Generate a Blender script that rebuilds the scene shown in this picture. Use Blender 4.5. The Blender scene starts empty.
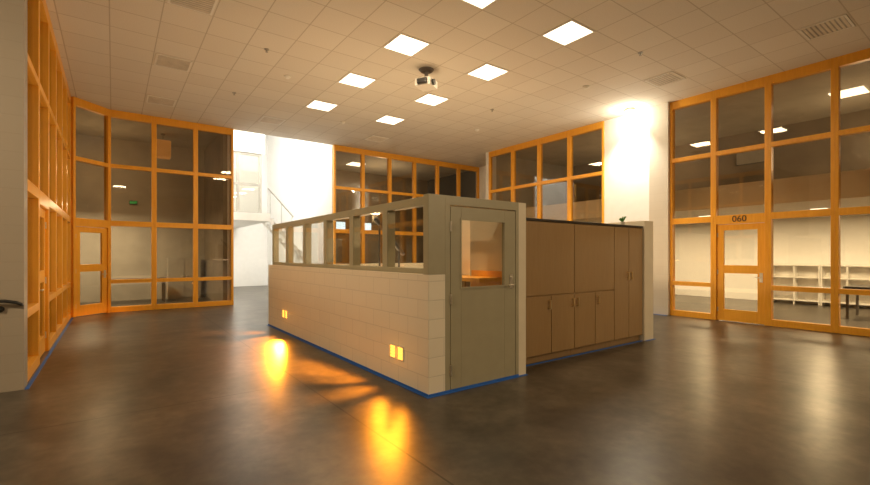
import bpy, bmesh, math
from mathutils import Vector, Matrix
S=bpy.context.scene
COL=S.collection
D=bpy.data
CH=5.3
try: S.view_settings.view_transform='Standard'
except Exception: pass

# ------------------------------------------------------------ materials
def nt(name):
    m=D.materials.new(name); m.use_nodes=True
    n=m.node_tree; n.nodes.clear()
    o=n.nodes.new('ShaderNodeOutputMaterial')
    return m,n,o
def pbr(name,col,rough=.5,metal=0,var=.08,scale=6,emit=None,es=0,bump=0,spec=.5):
    m,n,o=nt(name)
    b=n.nodes.new('ShaderNodeBsdfPrincipled')
    n.links.new(b.outputs[0],o.inputs[0])
    g=n.nodes.new('ShaderNodeNewGeometry')
    no=n.nodes.new('ShaderNodeTexNoise'); no.inputs['Scale'].default_value=scale; no.inputs['Detail'].default_value=4
    n.links.new(g.outputs['Position'],no.inputs['Vector'])
    r=n.nodes.new('ShaderNodeValToRGB')
    r.color_ramp.elements[0].position=.3; r.color_ramp.elements[1].position=.7
    r.color_ramp.elements[0].color=(*[c*(1-var) for c in col],1)
    r.color_ramp.elements[1].color=(*[min(1,c*(1+var)) for c in col],1)
    n.links.new(no.outputs[0],r.inputs[0]); n.links.new(r.outputs[0],b.inputs['Base Color'])
    b.inputs['Roughness'].default_value=rough; b.inputs['Metallic'].default_value=metal
    b.inputs['Specular IOR Level'].default_value=spec
    if emit:
        b.inputs['Emission Color'].default_value=(*emit,1); b.inputs['Emission Strength'].default_value=es
    return m
def block(name,col,dark=.83,bs=.42):
    m,n,o=nt(name)
    b=n.nodes.new('ShaderNodeBsdfPrincipled'); n.links.new(b.outputs[0],o.inputs[0])
    g=n.nodes.new('ShaderNodeNewGeometry'); s=n.nodes.new('ShaderNodeSeparateXYZ'); n.links.new(g.outputs['Position'],s.inputs[0])
    a=n.nodes.new('ShaderNodeMath'); a.operation='ADD'; n.links.new(s.outputs[0],a.inputs[0]); n.links.new(s.outputs[1],a.inputs[1])
    c=n.nodes.new('ShaderNodeCombineXYZ'); n.links.new(a.outputs[0],c.inputs[0]); n.links.new(s.outputs[2],c.inputs[1])
    t=n.nodes.new('ShaderNodeTexBrick'); n.links.new(c.outputs[0],t.inputs['Vector'])
    t.inputs['Scale'].default_value=1; t.inputs['Brick Width'].default_value=.406; t.inputs['Row Height'].default_value=.203
    t.inputs['Mortar Size'].default_value=.006; t.inputs['Mortar Smooth'].default_value=.4; t.inputs['Bias'].default_value=0
    t.inputs['Color1'].default_value=(*col,1); t.inputs['Color2'].default_value=(*[x*.97 for x in col],1)
    t.inputs['Mortar'].default_value=(*[x*dark for x in col],1)
    n.links.new(t.outputs['Color'],b.inputs['Base Color']); b.inputs['Roughness'].default_value=.45
    no=n.nodes.new('ShaderNodeTexNoise'); no.inputs['Scale'].default_value=90; n.links.new(g.outputs['Position'],no.inputs['Vector'])
    bp=n.nodes.new('ShaderNodeBump'); bp.invert=True; bp.inputs['Strength'].default_value=bs; bp.inputs['Distance'].default_value=.006
    mx=n.nodes.new('ShaderNodeMath'); mx.operation='MULTIPLY_ADD'; mx.inputs[1].default_value=.15
    n.links.new(no.outputs[0],mx.inputs[0]); n.links.new(t.outputs['Fac'],mx.inputs[2])
    n.links.new(mx.outputs[0],bp.inputs['Height']); n.links.new(bp.outputs[0],b.inputs['Normal'])
    return m
def tilemat():
    m,n,o=nt('acoustic_tile')
    b=n.nodes.new('ShaderNodeBsdfPrincipled'); n.links.new(b.outputs[0],o.inputs[0])
    g=n.nodes.new('ShaderNodeNewGeometry'); mp=n.nodes.new('ShaderNodeMapping')
    mp.inputs['Location'].default_value=(-1.2667+.6667*30,-.6167+.6667*30,0)
    n.links.new(g.outputs['Position'],mp.inputs[0])
    t=n.nodes.new('ShaderNodeTexBrick'); n.links.new(mp.outputs[0],t.inputs['Vector'])
    t.offset=0; t.inputs['Scale'].default_value=1; t.inputs['Brick Width'].default_value=.66667; t.inputs['Row Height'].default_value=.66667
    t.inputs['Mortar Size'].default_value=.009; t.inputs['Mortar Smooth'].default_value=.1; t.inputs['Bias'].default_value=0
    t.inputs['Color1'].default_value=(.80,.75,.66,1); t.inputs['Color2'].default_value=(.755,.70,.61,1); t.inputs['Mortar'].default_value=(.56,.50,.41,1)
    no=n.nodes.new('ShaderNodeTexNoise'); no.inputs['Scale'].default_value=60; no.inputs['Detail'].default_value=3
    n.links.new(g.outputs['Position'],no.inputs['Vector'])
    mx=n.nodes.new('ShaderNodeMix'); mx.data_type='RGBA'; mx.blend_type='MULTIPLY'; mx.inputs[0].default_value=.2
    n.links.new(t.outputs['Color'],mx.inputs[6]); n.links.new(no.outputs[0],mx.inputs[7]); n.links.new(mx.outputs[2],b.inputs['Base Color'])
    b.inputs['Roughness'].default_value=.9
    bp=n.nodes.new('ShaderNodeBump'); bp.inputs['Strength'].default_value=.2; bp.inputs['Distance'].default_value=.01
    n.links.new(t.outputs['Fac'],bp.inputs['Height']); n.links.new(bp.outputs[0],b.inputs['Normal'])
    return m
def floormat():
    m,n,o=nt('polished_concrete')
    b=n.nodes.new('ShaderNodeBsdfPrincipled'); n.links.new(b.outputs[0],o.inputs[0])
    g=n.nodes.new('ShaderNodeNewGeometry')
    n1=n.nodes.new('ShaderNodeTexNoise'); n1.inputs['Scale'].default_value=1.4; n1.inputs['Detail'].default_value=5; n1.inputs['Roughness'].default_value=.6; n1.inputs['Distortion'].default_value=.3
    n2=n.nodes.new('ShaderNodeTexNoise'); n2.inputs['Scale'].default_value=8; n2.inputs['Detail'].default_value=5; n2.inputs['Roughness'].default_value=.6
    for q in(n1,n2): n.links.new(g.outputs['Position'],q.inputs['Vector'])
    r=n.nodes.new('ShaderNodeValToRGB'); e=r.color_ramp.elements
    e[0].position=.32; e[0].color=(.027,.023,.019,1); e[1].position=.70; e[1].color=(.108,.090,.067,1)
    n.links.new(n1.outputs[0],r.inputs[0])
    r2=n.nodes.new('ShaderNodeMapRange'); r2.inputs[1].default_value=.25; r2.inputs[2].default_value=.75; r2.inputs[3].default_value=.56; r2.inputs[4].default_value=1.44
    n.links.new(n2.outputs[0],r2.inputs[0])
    mx=n.nodes.new('ShaderNodeMix'); mx.data_type='RGBA'; mx.blend_type='MULTIPLY'; mx.inputs[0].default_value=1
    n.links.new(r.outputs[0],mx.inputs[6]); n.links.new(r2.outputs[0],mx.inputs[7])
    t=n.nodes.new('ShaderNodeTexBrick'); t.offset=0; mp=n.nodes.new('ShaderNodeMapping'); mp.inputs['Location'].default_value=(28.5,30.9,0)
    n.links.new(g.outputs['Position'],mp.inputs[0]); n.links.new(mp.outputs[0],t.inputs['Vector'])
    t.inputs['Scale'].default_value=1; t.inputs['Brick Width'].default_value=4.6; t.inputs['Row Height'].default_value=4.6
    t.inputs['Mortar Size'].default_value=.008; t.inputs['Mortar Smooth'].default_value=0
    m2=n.nodes.new('ShaderNodeMix'); m2.data_type='RGBA'; n.links.new(t.outputs['Fac'],m2.inputs[0])
    n.links.new(mx.outputs[2],m2.inputs[6]); m2.inputs[7].default_value=(.010,.008,.006,1)
    n.links.new(m2.outputs[2],b.inputs['Base Color'])
    b.inputs['Roughness'].default_value=.32
    b.inputs['Specular IOR Level'].default_value=.52; b.inputs['Specular Tint'].default_value=(1,.91,.75,1)
    return m
def glassmat(name,tint=(.90,.87,.80),f0=.04,k=1.0):
    m,n,o=nt(name)
    ge=n.nodes.new('ShaderNodeNewGeometry')
    dt=n.nodes.new('ShaderNodeVectorMath'); dt.operation='DOT_PRODUCT'
    n.links.new(ge.outputs['Normal'],dt.inputs[0]); n.links.new(ge.outputs['Incoming'],dt.inputs[1])
    def mt(op,a,b_=None,c=None):
        q=n.nodes.new('ShaderNodeMath'); q.operation=op
        for i,v in enumerate((a,b_,c)):
            if v is None: continue
            if isinstance(v,(int,float)): q.inputs[i].default_value=v
            else: n.links.new(v,q.inputs[i])
        return q.outputs[0]
    fac=mt('MULTIPLY_ADD',mt('POWER',mt('SUBTRACT',1.0,mt('ABSOLUTE',dt.outputs['Value'])),5.0),(1-f0)*k,f0)
    t=n.nodes.new('ShaderNodeBsdfTransparent'); t.inputs[0].default_value=(*tint,1)
    g=n.nodes.new('ShaderNodeBsdfGlossy'); g.inputs['Roughness'].default_value=.02; g.inputs[0].default_value=(1,1,1,1)
    x=n.nodes.new('ShaderNodeMixShader'); n.links.new(fac,x.inputs[0]); n.links.new(t.outputs[0],x.inputs[1]); n.links.new(g.outputs[0],x.inputs[2])
    n.links.new(x.outputs[0],o.inputs[0]); return m
def woodmat(name,a,bcol,rough=.4,vert=True):
    m,n,o=nt(name)
    b=n.nodes.new('ShaderNodeBsdfPrincipled'); n.links.new(b.outputs[0],o.inputs[0])
    g=n.nodes.new('ShaderNodeNewGeometry'); mp=n.nodes.new('ShaderNodeMapping'); mp.inputs['Scale'].default_value=(14,14,1.2) if vert else (1.2,14,14)
    n.links.new(g.outputs['Position'],mp.inputs[0])
    no=n.nodes.new('ShaderNodeTexNoise'); no.inputs['Scale'].default_value=2; no.inputs['Detail'].default_value=5; no.inputs['Distortion'].default_value=.6
    n.links.new(mp.outputs[0],no.inputs['Vector'])
    r=n.nodes.new('ShaderNodeValToRGB'); r.color_ramp.elements[0].position=.3; r.color_ramp.elements[1].position=.75
    r.color_ramp.elements[0].color=(*a,1); r.color_ramp.elements[1].color=(*bcol,1)
    n.links.new(no.outputs[0],r.inputs[0]); n.links.new(r.outputs[0],b.inputs['Base Color']); b.inputs['Roughness'].default_value=rough
    return m

ORG=woodmat('amber_wood_frame',(.84,.375,.028),(.93,.45,.042),.36)
OLIVE=pbr('olive_paint',(.375,.34,.23),.42,var=.03)
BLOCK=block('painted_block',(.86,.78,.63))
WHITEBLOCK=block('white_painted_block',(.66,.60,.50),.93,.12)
SHADEBLOCK=block('shade_tinted_block',(.35,.30,.235),.93,.12)  # shade on the white block pier is put into this darker colour
WHITE=pbr('white_wall_paint',(.85,.84,.81),.6,var=.02)
CREAM=pbr('cream_paint',(.74,.66,.51),.5,var=.03)
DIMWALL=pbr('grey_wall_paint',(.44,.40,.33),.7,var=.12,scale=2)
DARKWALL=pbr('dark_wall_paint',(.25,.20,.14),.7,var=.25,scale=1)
TILE=tilemat(); FLOOR=floormat(); GLASS=glassmat('window_glass',(.84,.81,.75),.05); BGLASS=glassmat('clear_glass',(.92,.91,.87),.06,.7)
CABW=woodmat('maple_veneer',(.31,.19,.08),(.35,.22,.095),.4)
DARK=pbr('dark_laminate',(.035,.028,.022),.35)
CHROME=pbr('brushed_steel',(.8,.76,.68),.28,1)
BRASS=pbr('satin_brass',(.9,.72,.42),.3,1)
BLACK=pbr('black_metal',(.02,.02,.02),.35)
BLUE=pbr('blue_masking_tape',(.02,.13,.50),.6,var=.1)
WPLAS=pbr('white_plastic',(.78,.75,.69),.45,var=.03)
GREYM=pbr('grey_metal',(.4,.38,.34),.5,.3)
VENTM=pbr('vent_enamel',(.68,.62,.53),.6)
DGREY=pbr('dark_grey_metal',(.16,.14,.12),.5,.3)
PANEL=pbr('light_diffuser',(1,1,1),.5,emit=(1,.88,.66),es=3)
AMBER=pbr('amber_lens',(.9,.4,.05),.5,emit=(1,.46,.06),es=2.4)
SHADE=pbr('amber_lamp_shade',(.5,.25,.08),.6,emit=(1,.38,.06),es=.22)
SCREEN=pbr('lit_screen',(.1,.2,.4),.3,emit=(.6,.78,.95),es=3.0)
GREENE=pbr('exit_green',(0,.3,.05),.5,emit=(.05,1,.15),es=.8)
GREEN=pbr('leaf_green',(.06,.25,.03),.5,var=.3,scale=40)
TERR=pbr('glazed_pot',(.5,.45,.35),.4)
LAMPW=pbr('lamp_lens',(1,1,1),.5,emit=(1,.92,.78),es=40)

# ------------------------------------------------------------ builders
class B:
    def __init__(s): s.bm=bmesh.new()
    def box(s,x0,x1,y0,y1,z0,z1):
        v=[s.bm.verts.new((x,y,z)) for x in(x0,x1) for y in(y0,y1) for z in(z0,z1)]
        for f in((0,1,3,2),(4,6,7,5),(0,4,5,1),(2,3,7,6),(0,2,6,4),(1,5,7,3)): s.bm.faces.new([v[i] for i in f])
        return s
    def cyl(s,p0,p1,r,r2=None,seg=16):
        p0=Vector(p0);p1=Vector(p1);d=p1-p0
        M=Matrix.Translation((p0+p1)/2)@d.to_track_quat('Z','Y').to_matrix().to_4x4()
        bmesh.ops.create_cone(s.bm,cap_ends=True,segments=seg,radius1=r,radius2=r if r2 is None else r2,depth=d.length,matrix=M); return s
    def sph(s,c,r,sc=(1,1,1)):
        bmesh.ops.create_uvsphere(s.bm,u_segments=20,v_segments=12,radius=r,matrix=Matrix.Translation(c)@Matrix.Diagonal((*sc,1))); return s
    def poly(s,pts,z0,z1):
        a=[s.bm.verts.new((x,y,z0)) for x,y in pts]; b=[s.bm.verts.new((x,y,z1)) for x,y in pts]
        s.bm.faces.new(a[::-1]); s.bm.faces.new(b)
        for i in range(len(pts)):
            j=(i+1)%len(pts); s.bm.faces.new((a[i],a[j],b[j],b[i]))
        return s
    def done(s,name,mat,loc=(0,0,0),rz=0,parent=None,bevel=0,label=None,cat=None,kind=None,group=None):
        bmesh.ops.recalc_face_normals(s.bm,faces=s.bm.faces)
        me=D.meshes.new(name); s.bm.to_mesh(me); s.bm.free()
        me.materials.append(mat)
        o=D.objects.new(name,me); COL.objects.link(o); o.location=loc; o.rotation_euler=(0,0,rz)
        if parent: o.parent=parent
        if bevel:
            m=o.modifiers.new('bevel','BEVEL'); m.width=bevel; m.segments=2; m.limit_method='ANGLE'
        if label:o['label']=label
        if cat:o['category']=cat
        if kind:o['kind']=kind
        if group:o['group']=group
        return o
def wall(name,x0,x1,y0,y1,z0,z1,mat,label,cat='wall'):
    return B().box(x0-x0,x1-x0,0,y1-y0,0,z1-z0).done(name,mat,(x0,y0,z0),label=label,cat=cat,kind='structure')
def text(s,size,mat,parent,loc,name='lettering',off=0):
    c=D.curves.new('t','FONT'); c.body=s; c.size=size; c.extrude=.002; c.offset=off; c.align_x='CENTER'; c.align_y='CENTER'
    to=D.objects.new('t',c); COL.objects.link(to); bpy.context.view_layer.update()
    me=D.meshes.new_from_object(to.evaluated_get(bpy.context.evaluated_depsgraph_get())); D.objects.remove(to)
    me.materials.clear(); me.materials.append(mat)
    o=D.objects.new(name,me); COL.objects.link(o); o.parent=parent; o.location=loc; o.rotation_euler=(math.radians(90),0,0)
    return o
def area(loc,rot,sx,sy,e,col=(1,.77,.48),name='area_light'):
    l=D.lights.new(name,'AREA'); l.shape='RECTANGLE'; l.size=sx; l.size_y=sy; l.energy=e; l.color=col
    o=D.objects.new(name,l); COL.objects.link(o); o.location=loc; o.rotation_euler=rot; return o
def aim(o,tgt):
    o.rotation_euler=(Vector(tgt)-o.location).to_track_quat('-Z','Y').to_euler(); return o
def point(loc,e,col=(1,.8,.55),r=.08):
    l=D.lights.new('point_light','POINT'); l.energy=e; l.color=col; l.shadow_soft_size=r
    o=D.objects.new('point_light',l); COL.objects.link(o); o.location=loc; return o
def spot(loc,tgt,e,col,ang,blend=.8,r=.02):
    l=D.lights.new('spot_light','SPOT'); l.energy=e; l.color=col; l.spot_size=math.radians(ang); l.spot_blend=blend; l.shadow_soft_size=r
    o=D.objects.new('spot_light',l); COL.objects.link(o); o.location=loc
    return aim(o,tgt)

# ------------------------------------------------------------ shell
wall('floor',-12,16,-10,22,-.1,0,FLOOR,'dark mottled polished concrete floor with warm sheen','floor')
B().poly([(-8,-9),(8.72,-9),(8.72,8.3),(10.3,8.3),(10.3,10.6),(-2.75,10.6),(-3.6,9.8),(-3.6,3.2),(-8,3.2)],0,.1).done('ceiling',TILE,(0,0,CH),label='suspended ceiling of square off-white acoustic tiles',cat='ceiling',kind='structure')
wall('wall_left',-3.75,-3.49,2.87,3.12,0,CH,SHADEBLOCK,'white painted concrete block pier with shade put into its colour')
wall('wall_left_return',-8,-3.75,2.87,3.1,0,CH,SHADEBLOCK,'white painted concrete block wall with shade put into its colour')
wall('wall_far_left',-8.2,-8,-9,3.1,0,CH,WHITEBLOCK,'white painted concrete block wall with shade put into its colour')
wall('wall_rear',-8,11.5,-9.2,-9,0,CH,WHITEBLOCK,'white painted concrete block wall with shade put into its colour')
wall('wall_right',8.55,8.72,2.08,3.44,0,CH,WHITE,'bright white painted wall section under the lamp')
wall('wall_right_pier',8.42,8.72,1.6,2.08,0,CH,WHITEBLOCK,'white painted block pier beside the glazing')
wall('wall_back_pier',8.5,8.9,8.16,8.3,0,CH,WHITE,'narrow white pier between glazed walls')

def lever(parent,loc,dirx=-1):
    h=B().box(-.03,.03,-.012,0,-.1,.1).cyl((0,-.012,0),(0,-.06,0),.012).cyl((0,-.055,0),(dirx*.12,-.055,0),.011).done('handle',CHROME,loc,parent=parent,bevel=.002)
    h['label']='brushed steel lever handle'
WN=[0];DN=[0]
RAILS=[(0,.14),(.755,.855),(2.26,2.40),(3.785,3.885),(5.11,CH)]
def window(loc,rz,w,door=None,num=None,lab='amber wood framed curtain-wall window bay with dark glass'):
    WN[0]+=1
    b=B(); sw=.06;y0,y1=-.07,.07
    b.box(0,sw,y0,y1,0,CH).box(w-sw,w,y0,y1,0,CH)
    rails=RAILS if not door else [(2.2,2.40)]+RAILS[3:]
    for z0,z1 in rails: b.box(sw,w-sw,y0,y1,z0,z1)
    o=b.done('window_%d'%WN[0],ORG,loc,rz,bevel=.006,label=lab,cat='window',kind='structure')
    g=B()
    for (a,c),(e,f) in zip(rails[:-1],rails[1:]): g.box(sw,w-sw,-.006,.006,c,e)
    g.done('glass',GLASS,parent=o)
    if num: text(num,.19,BLACK,o,(w/2,-.075,2.3),'lettering',.001)
    if door:
        DN[0]+=1
        M=Matrix.Translation(loc)@Matrix.Rotation(rz,4,'Z')
        p=M@Vector((sw+.008,0,.01)); W=w-2*sw-.016; st=.13
        d=B().box(0,st,-.03,.03,0,2.18).box(W-st,W,-.03,.03,0,2.18)
        for z0,z1 in((0,.26),(1.08,1.26),(2.05,2.18)): d.box(st,W-st,-.03,.03,z0,z1)
        dd=d.done('door_%d'%DN[0],ORG,p,rz,bevel=.004,label='amber wood glazed door with steel lever',cat='door',kind='structure')
        g=B().box(st,W-st,-.005,.005,.26,1.08).box(st,W-st,-.005,.005,1.26,2.05).done('glass',GLASS,parent=dd)
        hx=W-.06 if door=='R' else .06
        lever(dd,(hx,-.03,1.0),-1 if door=='R' else 1)
        hb=.012 if door=='R' else W-.012
        for z in(.25,1.1,1.95): B().cyl((hb,-.035,z-.05),(hb,-.035,z+.05),.01).done('hinge',CHROME,parent=dd)
    return o
R90=math.radians(90)
w=(9.87-3.12)/6
for i in range(6): window((-3.57,3.12+i*w,0),R90,w,door='L' if i==1 else None)
L=math.hypot(.71,.67); window((-3.5,9.87,0),math.atan2(.67,.71),L,door='R')
w=(.24+2.79)/3
for i in range(3): window((-2.79+i*w,10.54,0),0,w)
w=(10.13-3.45)/6
for i in range(6): window((3.45+i*w,10.54,0),0,w)
w=(8.16-3.44)/4
for i in range(4): window((8.58,8.16-i*w,0),-R90,w)
vs=[1.6,.62,-.43,-1.5,-2.57,-3.64,-4.7]
for i in range(6): window((8.58,vs[i],0),-R90,vs[i]-vs[i+1],door='R' if i==1 else None,num='060' if i==1 else None)
wall('wall_right_front',8.5,8.72,-9,-4.7,0,CH,WHITEBLOCK,'white painted block wall')
wall('wall_back_right',10.13,10.3,8.6,10.7,0,CH,WHITE,'white painted wall')
wall('wall_back_recess',8.9,10.3,8.3,8.6,0,CH,WHITE,'white painted wall')

# ------------------------------------------------------------ rooms behind
wall('wall_store_back',14.6,14.8,-9,8.3,0,CH,WHITE,'off-white wall of the adjoining room')
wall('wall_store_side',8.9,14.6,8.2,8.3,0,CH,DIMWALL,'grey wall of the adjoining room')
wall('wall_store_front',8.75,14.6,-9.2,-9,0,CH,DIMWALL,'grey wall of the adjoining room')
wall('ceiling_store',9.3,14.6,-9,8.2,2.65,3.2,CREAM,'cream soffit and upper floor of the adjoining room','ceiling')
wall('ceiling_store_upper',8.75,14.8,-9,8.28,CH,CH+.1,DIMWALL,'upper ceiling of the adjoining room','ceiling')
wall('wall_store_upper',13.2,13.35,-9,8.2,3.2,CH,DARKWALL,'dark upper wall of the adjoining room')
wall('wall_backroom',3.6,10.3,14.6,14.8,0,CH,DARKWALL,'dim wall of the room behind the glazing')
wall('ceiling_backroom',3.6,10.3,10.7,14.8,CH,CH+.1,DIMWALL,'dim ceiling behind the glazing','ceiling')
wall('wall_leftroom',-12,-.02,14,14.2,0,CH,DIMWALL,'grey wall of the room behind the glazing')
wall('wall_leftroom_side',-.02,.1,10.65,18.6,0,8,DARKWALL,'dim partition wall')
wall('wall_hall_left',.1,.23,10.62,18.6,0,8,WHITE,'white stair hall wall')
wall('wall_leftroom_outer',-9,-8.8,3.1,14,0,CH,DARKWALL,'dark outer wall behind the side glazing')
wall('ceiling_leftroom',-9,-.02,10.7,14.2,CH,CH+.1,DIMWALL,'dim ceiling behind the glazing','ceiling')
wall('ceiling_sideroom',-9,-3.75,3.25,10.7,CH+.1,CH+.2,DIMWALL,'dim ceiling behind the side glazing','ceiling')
wall('wall_hall_side',3.45,3.6,10.65,18.6,0,8,WHITE,'bright white stair hall wall')
wall('wall_hall_end',.1,3.6,18.6,18.8,0,8,WHITE,'bright white end wall of stair hall')
wall('ceiling_hall',.1,3.6,10.5,18.8,8,8.1,WHITE,'white stair hall ceiling','ceiling')
wall('wall_hall_over',.1,3.6,10.5,10.62,CH+.1,8,WHITE,'white wall above the stair hall opening')
wall('floor_balcony',.23,2.05,13.1,18.6,2.76,3.05,WHITE,'white landing slab of the upper level','floor')
WN[0]+=1
b=B()
for x in(0,.8,1.6): b.box(x,x+.09,0,.08,0,2.3)
for z in(0,1.1,2.25): b.box(0,1.69,.01,.07,z,z+.09)
o=b.done('window_%d'%WN[0],GREYM,(.26,13.9,3.05),label='grey framed glazed screen on the upper landing',cat='window',kind='structure')
B().box(.09,1.6,.035,.045,.09,2.25).done('glass',BGLASS,parent=o)
wall('wall_hall_upper',.23,2.05,13.85,14.0,5.4,8,WHITE,'white wall above the landing screen')
DN[0]+=1
dd=B().box(0,.9,0,.05,0,2.1).done('door_%d'%DN[0],GREYM,(.75,18.54,.0),label='grey flush door at the end of the hall',cat='door',kind='structure')
B().box(-.06,0,-.01,.05,0,2.16).box(.9,.96,-.01,.05,0,2.16).box(0,.9,-.01,.05,2.1,2.16).done('door_frame',DGREY,parent=dd)
b=B()
n=8
for i in range(n):
    b.box(i*.15,i*.15+.17,0,1.0,-(i+1)*.17-.04,-(i+1)*.17)
for yy in(0,.96):
    m=b.bm; v=[m.verts.new(p) for p in((0,yy,-.1),(0,yy,-.3),(1.2,yy,-1.62),(1.2,yy,-1.42))]; v2=[m.verts.new((q.co.x,yy+.04,q.co.z)) for q in v]
    m.faces.new(v); m.faces.new(v2[::-1])
    for i in range(4): j=(i+1)%4; m.faces.new((v[i],v[j],v2[j],v2[i]))
st=b.done('staircase',WHITE,(2.05,13.2,3.05),label='white stair flight with slim grey handrail in the hall',cat='staircase')
b=B()
for x in(.03,.45,.85):
    z=-x*1.13; b.cyl((x,.02,z-.1),(x,.02,z+.9),.009)
b.cyl((-.05,.02,.95),(.9,.02,-.07),.022)
b.done('railing',GREYM,parent=st)
wall('floor_stair_landing',3.25,3.45,13.1,14.3,1.45,1.65,WHITE,'white stair landing','floor')

# ------------------------------------------------------------ booth
wall('wall_booth_side',0,.22,0,5.93,0,1.29,BLOCK,'cream painted concrete block half wall of the booth')
wall('wall_booth_back',.22,5.11,5.73,5.93,0,1.29,BLOCK,'cream painted block half wall at the back of the booth')
wall('wall_booth_far',4.91,5.11,.95,5.73,0,1.29,BLOCK,'cream painted block half wall')
wall('wall_booth_wing',4.80,5.10,.25,.95,0,2.10,CREAM,'cream painted end wall beside the cabinets')
wall('wall_booth_jamb',1.37,1.5,0,.92,0,2.15,CREAM,'cream painted wall end beside the booth door')
wall('wall_booth_inner',2.3,4.91,3.0,3.1,0,2.22,CREAM,'cream painted inner partition of the booth')
B().box(0,.22,0,.1,0,.86).box(.22,1.37,0,.16,.76,.86).box(.22,.29,0,.16,-1.29,.76).box(1.32,1.37,0,.16,-1.29,.76).done('trim_1',OLIVE,(0,0,1.29),bevel=.003,label='olive painted metal door frame and corner post of the booth',cat='door frame',kind='structure')
pw=(5.93-.1)/6
for i in range(6):
    WN[0]+=1
    b=B().box(0,.06,.02,.14,0,.86).box(pw-.06,pw,.02,.14,0,.86).box(.06,pw-.06,.02,.14,0,.06).box(.06,pw-.06,.02,.14,.765,.86)
    o=b.done('window_%d'%WN[0],OLIVE,(.22,.1+i*pw,1.29),R90,bevel=.004,label='olive metal framed interior window on the half wall',cat='window',kind='structure')
    B().box(.06,pw-.06,.125,.132,.06,.765).done('glass',BGLASS,parent=o)
DN[0]+=1
dr=B().box(0,.15,0,.045,0,2.02).box(.83,1.015,0,.045,0,2.02).box(.15,.83,0,.045,0,1.12).box(.15,.83,0,.045,1.88,2.02).done('door_%d'%DN[0],OLIVE,(.298,.004,.015),bevel=.003,label='olive painted metal door with square vision window',cat='door',kind='structure')
B().box(.135,.845,-.008,0,1.105,1.125).box(.135,.845,-.008,0,1.875,1.895).box(.135,.155,-.008,0,1.125,1.875).box(.825,.845,-.008,0,1.125,1.875).done('window_trim',OLIVE,parent=dr)
B().box(.15,.83,.018,.026,1.12,1.88).done('glass',BGLASS,parent=dr)
b=B().box(.915,.965,-.008,0,1.08,1.25).cyl((.94,-.008,1.12),(.94,-.05,1.12),.010).cyl((.94,-.047,1.12),(.85,-.047,1.12),.009).cyl((.94,-.008,1.21),(.94,-.02,1.21),.015)
b.done('handle',CHROME,parent=dr,bevel=.002,label='brushed steel lever lockset on a plate')
for z in(.22,1.0,1.8): B().cyl((-.004,-.012,z-.055),(-.004,-.012,z+.055),.012).done('hinge',CHROME,parent=dr)

OC=(1,.31,.014)
for k,v in enumerate((.64,4.79)):
    hw,hh=.145,.07
    b=B().box(-.016,0,-hw-.012,hw+.012,-hh-.012,-hh).box(-.016,0,-hw-.012,hw+.012,hh,hh+.012).box(-.016,0,-hw-.012,-hw,-hh,hh).box(-.016,0,hw,hw+.012,-hh,hh).box(-.016,0,-.028,.028,-hh,hh)
    o=b.done('step_light',CREAM,(.002,v,.36),label='glowing amber recessed step light on the block half wall',cat='step light',group='amber step lights on the booth wall')
    B().box(-.004,0,-hw,hw,-hh,hh).done('lens',AMBER,parent=o)
    b=B()
    for z in(-.035,0,.035): b.box(-.010,-.005,-hw,hw,z-.002,z+.002)
    b.done('louver',CREAM,parent=o)
    point((-.10,v,.36),.4,(1,.34,.02),.02)
    P=(-.08,v,.34)
    if k==0: bm_=((-.72,2.15,3600,19),(-.66,1.4,2300,27),(-.58,.7,900,42),(-.58,0,330,46),(-.75,-.7,330,34),(-1.05,-1.5,230,36))
    else: bm_=((-.8,-1.35,1900,27),(-.65,-.5,700,42),(-.62,.4,420,42),(-.6,-1.9,80,34))
    for du,dv,e,c in bm_: spot(P,(du,v+dv,0),e,OC,c,1,.09)

VF=.3
def cab_handle(p,x,z): 
    return B().cyl((x,-.02,z-.05),(x,-.05,z-.05),.008).cyl((x,-.02,z+.05),(x,-.05,z+.05),.008).cyl((x,-.05,z-.065),(x,-.05,z+.065),.012).done('handle',BRASS,parent=p)
def cabinet(name,u0,u1,z0,z1,doors,hz,label,grp=None,toe=False):
    W=u1-u0;H=z1-z0
    r=D.objects.new(name,None); COL.objects.link(r); r.location=(u0,VF,z0); r['label']=label; r['category']='cabinet'
    if grp:r['group']=grp
    b=B().box(.002,W-.002,0,.6,.1 if toe else 0,H)
    if toe:b.box(.002,W-.002,.05,.6,0,.1)
    b.done('body',CABW,parent=r)
    for a,c,side in doors:
        a-=u0;c-=u0
        d=B().box(a+.006,c-.006,-.02,0,(.1 if toe else 0)+.009,H-.009).done('door',CABW,parent=r,bevel=.002)
        if side: 
            h=cab_handle(d,a+.055 if side=='L' else c-.055,hz-z0)
    return r
cabinet('lower_cabinet',1.5,2.87,0,.93,[(1.81,2.34,'R'),(2.34,2.87,'R')],.80,'tan maple base cabinet with two doors and brass pulls','base cabinets of the booth',True)
cabinet('lower_cabinet',2.87,3.92,0,.93,[(2.87,3.395,'L'),(3.395,3.92,'L')],.80,'tan maple base cabinet with two doors and brass pulls','base cabinets of the booth',True)
cabinet('upper_cabinet',1.5,2.87,.93,1.97,[(1.5,2.87,None)],1,'tan maple upper cabinet with wide plain door','upper cabinets of the booth')
cabinet('upper_cabinet',2.87,3.92,.93,1.97,[(2.87,3.92,None)],1,'tan maple upper cabinet with wide plain door','upper cabinets of the booth')
cabinet('tall_cabinet',3.92,4.795,0,1.97,[(3.92,4.355,'R'),(4.355,4.795,'L')],1.15,'tall tan maple cabinet with narrow paired doors',None,True)
B().box(0,3.285,0,.64,0,.035).done('cabinet_top',DARK,(1.505,VF-.03,1.97),bevel=.004,label='dark laminate top running over the cabinets',cat='worktop')
p=B().cyl((0,0,0),(0,0,.07),.03,.038).done('potted_plant',TERR,(4.45,.45,2.005),label='small green potted plant on the cabinet top',cat='plant')
b=B()
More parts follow.
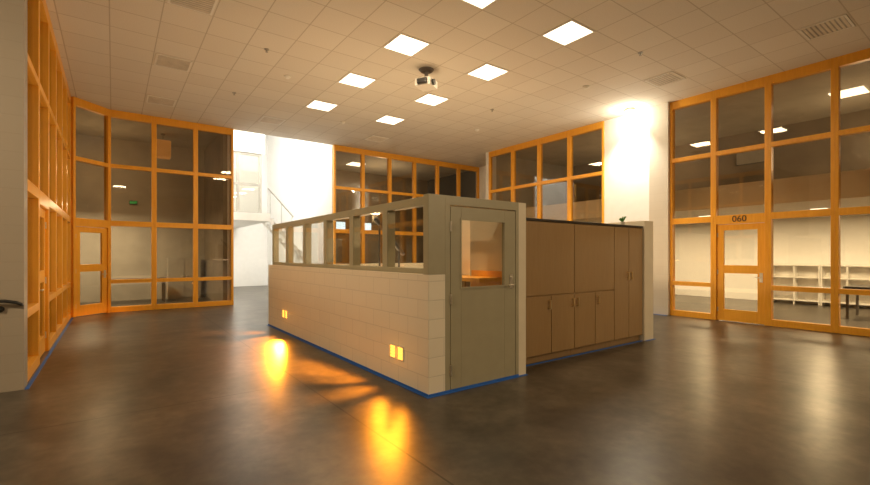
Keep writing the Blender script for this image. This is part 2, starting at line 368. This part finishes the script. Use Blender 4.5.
for i in range(9):
    a=i*2.4; r=.012+.008*(i%4); b.cyl((0,0,.06),(math.cos(a)*r*2,math.sin(a)*r*2,.12+.02*(i%3)),.005,.012,6)
b.done('leaves',GREEN,parent=p)
tl=[(-.04,0,-.04,5.93),(0,1.5,-.04,0),(4.80,5.12,.21,.25),(1.52,4.78,.265,.298)]
for (a,b_,c,d) in tl:
    B().box(0,b_-a,0,d-c,0,.005).done('masking_tape',BLUE,(a,c,0),label='blue masking tape strip stuck along the wall base',cat='tape',group='blue tape along wall bases')
B().box(0,.008,0,5.93,0,.02).done('baseboard_booth',BLUE,(-.008,0,.006),label='blue tape band along the base of the half wall',cat='baseboard',kind='structure')
B().box(0,1.36,0,.01,0,.02).done('baseboard_booth_front',BLUE,(0,-.012,.006),label='blue tape band below the booth door',cat='baseboard',kind='structure')
B().box(0,.035,0,7,0,.004).done('masking_tape',BLUE,(-3.485,2.87,0),label='blue masking tape strip along the side glazing',cat='tape',group='blue tape along wall bases')
B().box(0,.05,0,1.9,0,.006).done('masking_tape',BLUE,(8.35,1.6,0),label='blue masking tape strip along the pier',cat='tape',group='blue tape along wall bases')

def desk(loc,rz,lx,ly,h,top,lab,name='desk'):
    dk=D.objects.new(name,None); COL.objects.link(dk); dk.location=loc; dk.rotation_euler=(0,0,rz); dk['label']=lab; dk['category']='desk'
    B().box(0,lx,0,ly,h-.04,h).done('desk_top',top,parent=dk,bevel=.004)
    for y in(.05,ly/2,ly-.09): B().box(.05,lx-.05,y,y+.04,0,h-.04).done('side_panel',CABW,parent=dk)
def monitor(loc,rz,g,lab):
    m=B().box(0,.03,0,.55,.12,.45).done('monitor',BLACK,loc,rz,bevel=.005,label=lab,cat='monitor',group=g)
    B().box(-.003,0,.015,.535,.135,.435).done('screen',SCREEN,parent=m)
    B().box(-.06,.1,.18,.37,0,.012).box(.025,.045,.25,.3,0,.2).done('stand',BLACK,parent=m)
desk((.25,1.3,0),0,.75,4.2,.8,CABW,'pale counter desk inside the booth')
for y in(2.4,3.5): monitor((.6,y,.80),.2,'monitors on the booth desk','black computer monitor with blue lit screen on desk')
dk=D.objects.new('service_counter',None); COL.objects.link(dk); dk.location=(2.4,2.25,0); dk['label']='amber wood counter against the booth partition'; dk['category']='counter'
B().box(0,2.2,0,.7,1.06,1.1).done('counter_top',ORG,parent=dk,bevel=.004)
for x in(.02,1.1,2.14): B().box(x,x+.04,.05,.68,0,1.06).done('side_panel',CABW,parent=dk)
spot((3.4,2.2,1.9),(3.6,2.7,1.1),60,(1,.5,.06),70)  # added unseen amber spot, tints the counter behind the door window
B().box(0,.40,0,.6,0,.05).box(.37,.40,0,.6,-.25,0).box(.385,.40,0,.6,.05,.13).done('wall_shelf',ORG,(.97,.28,1.16),bevel=.004,label='amber wood ledge on the wall inside the booth door',cat='shelf')
spot((1.0,.55,1.95),(1.15,.6,1.2),20,(1,.6,.14),40,.8)  # added unseen amber spot, brightens the top of the ledge
b=B().cyl((0,0,0),(0,0,2.08),.02).cyl((.42,0,0),(.42,0,1.62),.02).cyl((-.08,0,2.16),(.5,0,1.53),.038).sph((-.08,0,2.16),.038).sph((.5,0,1.53),.038)
b.done('slanted_handrail',BLACK,(1.3,3.4,0),label='dark slanted handrail on two posts inside the booth',cat='handrail')
for x in(4.9,6.2):
    m=B().box(0,.85,0,.05,0,.55).done('wall_screen',BLACK,(x,14.54,2.45),label='wall mounted display with pale blue picture',cat='screen',group='displays on the back room wall')
    B().box(.02,.83,-.004,0,.02,.53).done('screen',SCREEN,parent=m)

# ------------------------------------------------------------ handrail
b=B(); pts=[(-2.6,0,.15),(-.12,0,0),(-.03,0,-.02),(0,.02,-.04),(0,.08,-.05)]
for a,c in zip(pts[:-1],pts[1:]): b.cyl(a,c,.018)
for a in pts[1:-1]: b.sph(a,.018)
hr=b.done('handrail',BLACK,(-3.51,2.79,1.0),label='black pipe handrail fixed to the white block pier',cat='handrail')
for x in(-.17,-1.4): B().cyl((x,0,-x*.05-.01),(x,.02,-.09),.01).cyl((x,.02,-.09),(x,.08,-.09),.01).cyl((x,.065,-.09),(x,.08,-.09),.035).done('bracket',BLACK,parent=hr)

# ------------------------------------------------------------ ceiling things
fl=[(u,v) for u in(1.6,3.6) for v in(.95,2.95,4.95,6.95)]
for u,v in fl+[(-2.4,-5.05),(3.6,-3.05)]:
    b=B().box(-.32,.32,-.32,-.295,-.012,0).box(-.32,.32,.295,.32,-.012,0).box(-.32,-.295,-.295,.295,-.012,0).box(.295,.32,-.295,.295,-.012,0)
    o=b.done('ceiling_light',WPLAS,(u,v,CH),label='square recessed ceiling light panel, lit warm white',cat='ceiling light',group='lit ceiling panels')
    B().box(-.295,.295,-.295,.295,-.006,0).done('diffuser',PANEL,parent=o)
    area((u,v,CH-.02),(0,0,0),.56,.56,36)
for u,v in((-1.73,6.28),(-1.73,8.95),(.93,8.95),(6.93,.95),(6.93,-1.72),(4.27,8.95),(-1.73,3.62)):
    b=B().box(-.3,.3,-.3,-.27,-.014,0).box(-.3,.3,.27,.3,-.014,0).box(-.3,-.27,-.27,.27,-.014,0).box(.27,.3,-.27,.27,-.014,0)
    o=b.done('ceiling_vent',WPLAS,(u,v,CH),label='square louvered ceiling air vent',cat='vent',group='ceiling air vents')
    b=B()
    for i in range(9):
        y=-.24+i*.06; b.box(-.27,.27,y-.019,y+.019,-.01,-.004)
    b.done('louver',VENTM,parent=o)
    B().box(-.27,.27,-.27,.27,-.003,0).done('back_plate',GREYM,parent=o)
for u,v in((5.9,2.2),(2.6,7.9),(6.2,6.2),(.3,5.6)):
    B().cyl((0,0,0),(0,0,-.03),.07).cyl((0,0,-.03),(0,0,-.055),.055,.035).done('smoke_detector',WPLAS,(u,v,CH),label='round white smoke detector on the ceiling',cat='smoke detector',group='ceiling smoke detectors')
for u,v in((-.4,1.9),(-.4,4.6),(-.4,7.3),(5.3,.6),(5.3,4.6)):
    B().cyl((0,0,0),(0,0,-.012),.045).cyl((0,0,-.012),(0,0,-.05),.012).cyl((0,0,-.05),(0,0,-.056),.025).done('ceiling_sprinkler',GREYM,(u,v,CH),label='small steel fire sprinkler head in ceiling tile',cat='sprinkler',group='ceiling sprinkler heads')
pr=D.objects.new('ceiling_projector',None); COL.objects.link(pr); pr.location=(2.5,3.6,CH); pr.rotation_euler=(0,0,.5); pr['label']='white rounded projector hanging from the ceiling on a dark mount'; pr['category']='projector'
B().cyl((0,0,0),(0,0,-.04),.16,.12,24).cyl((0,0,-.04),(0,0,-.2),.04).done('mount',DGREY,parent=pr)
B().box(-.18,.18,-.17,.17,-.37,-.21).box(-.12,.12,-.05,.05,-.22,-.2).done('body',WPLAS,parent=pr,bevel=.07)
B().cyl((-.06,-.17,-.3),(-.06,-.215,-.3),.06).done('lens',BLACK,parent=pr)
B().box(.175,.235,-.11,.11,-.35,-.24).done('grille',BLACK,parent=pr,bevel=.02)
B().box(-.235,-.175,-.11,.11,-.35,-.24).done('grille',BLACK,parent=pr,bevel=.02)
b=B().cyl((0,0,0),(0,0,-.05),.13).cyl((0,0,-.05),(0,0,-.09),.13,.1)
o=b.done('ceiling_floodlight',WPLAS,(8.15,2.45,CH),label='round surface lamp glaring against the white wall',cat='ceiling light')
B().cyl((0,0,-.09),(0,0,-.1),.095).done('lens',LAMPW,parent=o)
point((8.1,2.45,CH-.22),45,(1,.9,.7))
spot((8.0,2.5,CH-.2),(8.6,2.7,1.5),420,(1,.91,.75),100,1)

# ------------------------------------------------------------ adjoining-room furniture
def shelving(loc,rz):
    r=D.objects.new('shelving_unit',None); COL.objects.link(r); r.location=loc; r.rotation_euler=(0,0,rz); r['label']='white open shelving unit in the adjoining room'; r['category']='shelf'; r['group']='white shelving units'
    B().box(0,.03,0,.35,0,1.2).box(.57,.6,0,.35,0,1.2).box(1.17,1.2,0,.35,0,1.2).box(0,1.2,.33,.35,0,1.2).done('frame',WPLAS,parent=r)
    for z in(.1,.45,.8,1.17): B().box(.03,1.17,0,.33,z,z+.025).done('shelf',WPLAS,parent=r)
shelving((14.2,1.2,0),-R90);shelving((14.2,-.02,0),-R90)
def table(loc,rz,lx,ly,h=.76,lab='dark topped work table with metal legs'):
    r=D.objects.new('work_table',None); COL.objects.link(r); r.location=loc; r.rotation_euler=(0,0,rz); r['label']=lab; r['category']='table'
    B().box(0,lx,0,ly,h-.05,h).done('table_top',DARK,parent=r,bevel=.004)
    for x in(.04,lx-.09):
        for y in(.04,ly-.09): B().box(x,x+.05,y,y+.05,0,h-.05).done('leg',DGREY,parent=r)
table((11.2,-3.3,0),0,1.1,2.2); table((-7.5,12.4,0),0,2.2,.8); table((-2.9,12.6,0),0,1.6,.7)
def locker(loc,w,d,h,mat,lab):
    r=D.objects.new('storage_cabinet',None); COL.objects.link(r); r.location=loc; r['label']=lab; r['category']='cabinet'
    B().box(0,w,0,d,0,h).done('body',mat,parent=r)
    for x in(0,w/2):
        q=B().box(x+.01,x+w/2-.01,-.02,0,.06,h-.02).done('door',mat,parent=r,bevel=.003)
        B().box(x+(w/2-.07 if x==0 else .04),x+(w/2-.04 if x==0 else .07),-.04,-.02,h*.5,h*.5+.12).done('handle',CHROME,parent=q)
locker((-6.0,13.5,0),1.0,.45,1.9,DGREY,'dark grey metal storage cabinet against the wall')
locker((-1.2,13.5,0),1.0,.45,1.4,DIMWALL,'low grey storage cabinet against the wall')
lp=B().cyl((0,0,0),(0,0,-.03),.06).cyl((0,0,-.03),(0,0,-.22),.01).done('pendant_lamp',DGREY,(-1.42,12.4,CH),label='amber glowing boxy pendant lamp behind the glazing',cat='lamp')
B().box(-.2,.2,-.2,.2,-.75,-.22).done('lamp_shade',SHADE,parent=lp,bevel=.03)
ex=B().box(-.11,.11,0,.06,-.065,.065).done('exit_sign',DARK,(-2.14,13.94,3.24),label='green lit exit sign on the wall',cat='exit sign')
text('EXIT',.095,GREENE,ex,(0,-.004,0))
for v in(-6,-3.2,-.6,2,4.6): 
    area((12.,v,2.6),(0,0,0),1.2,.3,160,(1,.79,.49))
    o=B().box(-.6,.6,-.15,.15,-.02,0).done('ceiling_light',PANEL,(12.,v,2.65),label='long fluorescent ceiling light in adjoining room',cat='ceiling light',group='adjoining room lights')
for u,v in((11.2,-1.2),(12.2,-2.2),(-5.2,12.4),(5.5,13)):  # left and back room panels are added to lift near-black panes
    o=B().box(-.3,.3,-.3,.3,-.02,0).done('ceiling_light',PANEL,(u,v,CH),label='lit square ceiling panel on the upper level',cat='ceiling light',group='upper level lights')
m=B().box(0,.05,0,.9,0,.55).done('wall_screen',BLACK,(13.14,.9,4.3),label='wall mounted display on the upper level wall',cat='screen',group='upper level display')
B().box(-.004,0,.02,.88,.02,.53).done('screen',GREYM,parent=m)
point((11.5,-1.5,4.0),48,(1,.75,.46),.3)  # added unseen point lights, lift the dark upper room and its ceiling
point((11.5,4,4.0),42,(1,.75,.46),.3)
area((-3.,12.2,2.9),(0,0,0),.6,.6,130,(1,.83,.56))  # added unseen lights from here brighten the dark left and side rooms
area((-6.,12.2,3.2),(0,0,0),.6,.6,90,(1,.8,.5))
point((-3,12.4,3.9),34,(1,.68,.36),.02)
point((-6.5,8,3.5),24,(1,.66,.34),.02)
point((6.5,12.6,4.0),85,(1,.74,.44),.05)  # added unseen point light, brightens the back room
area((2,12.9,7.9),(0,0,0),2,3,400,(1,.97,.9),'hall_lamp')
area((1.0,15.5,2.72),(0,0,0),1,3,100,(1,.93,.8),'hall_lamp')
point((1.2,15.5,5),50,(1,.97,.92),.3)
FILL_UP=(1,.69,.39)  # colour of added unseen fill areas that brighten the ceiling from below
area((0,-6.5,1.8),(math.radians(180),0,0),8,3,52,FILL_UP,'added_uplight')
area((2.5,4.2,1.3),(math.radians(180),0,0),3.5,2.2,108,FILL_UP,'added_uplight')
area((7,3,.6),(math.radians(180),0,0),1.5,7,60,FILL_UP,'added_uplight')
area((-2,5,.6),(math.radians(180),0,0),1.5,7,40,FILL_UP,'added_uplight')
spot((-6.8,-2.0,4.9),(-1,3.5,.6),1000,(1,.76,.47),80,1,.012)  # added unseen fill spot, brightens the booth side wall
spot((5.5,-8,4.6),(2.5,0,1),750,(1,.74,.44),80,1,.02)  # added unseen fill spot behind the camera, brightens the booth front

W=D.worlds.new('world'); S.world=W; W.use_nodes=True; W.node_tree.nodes['Background'].inputs[0].default_value=(.02,.014,.008,1)

cam=D.cameras.new('camera'); co=D.objects.new('camera',cam); COL.objects.link(co)
co.location=(-2.69,-3.79,1.5); co.rotation_euler=(R90,0,-math.radians(36.2))
cam.sensor_width=36; cam.lens=440/870*36; cam.shift_y=12.5/870; cam.clip_start=.05
S.camera=co
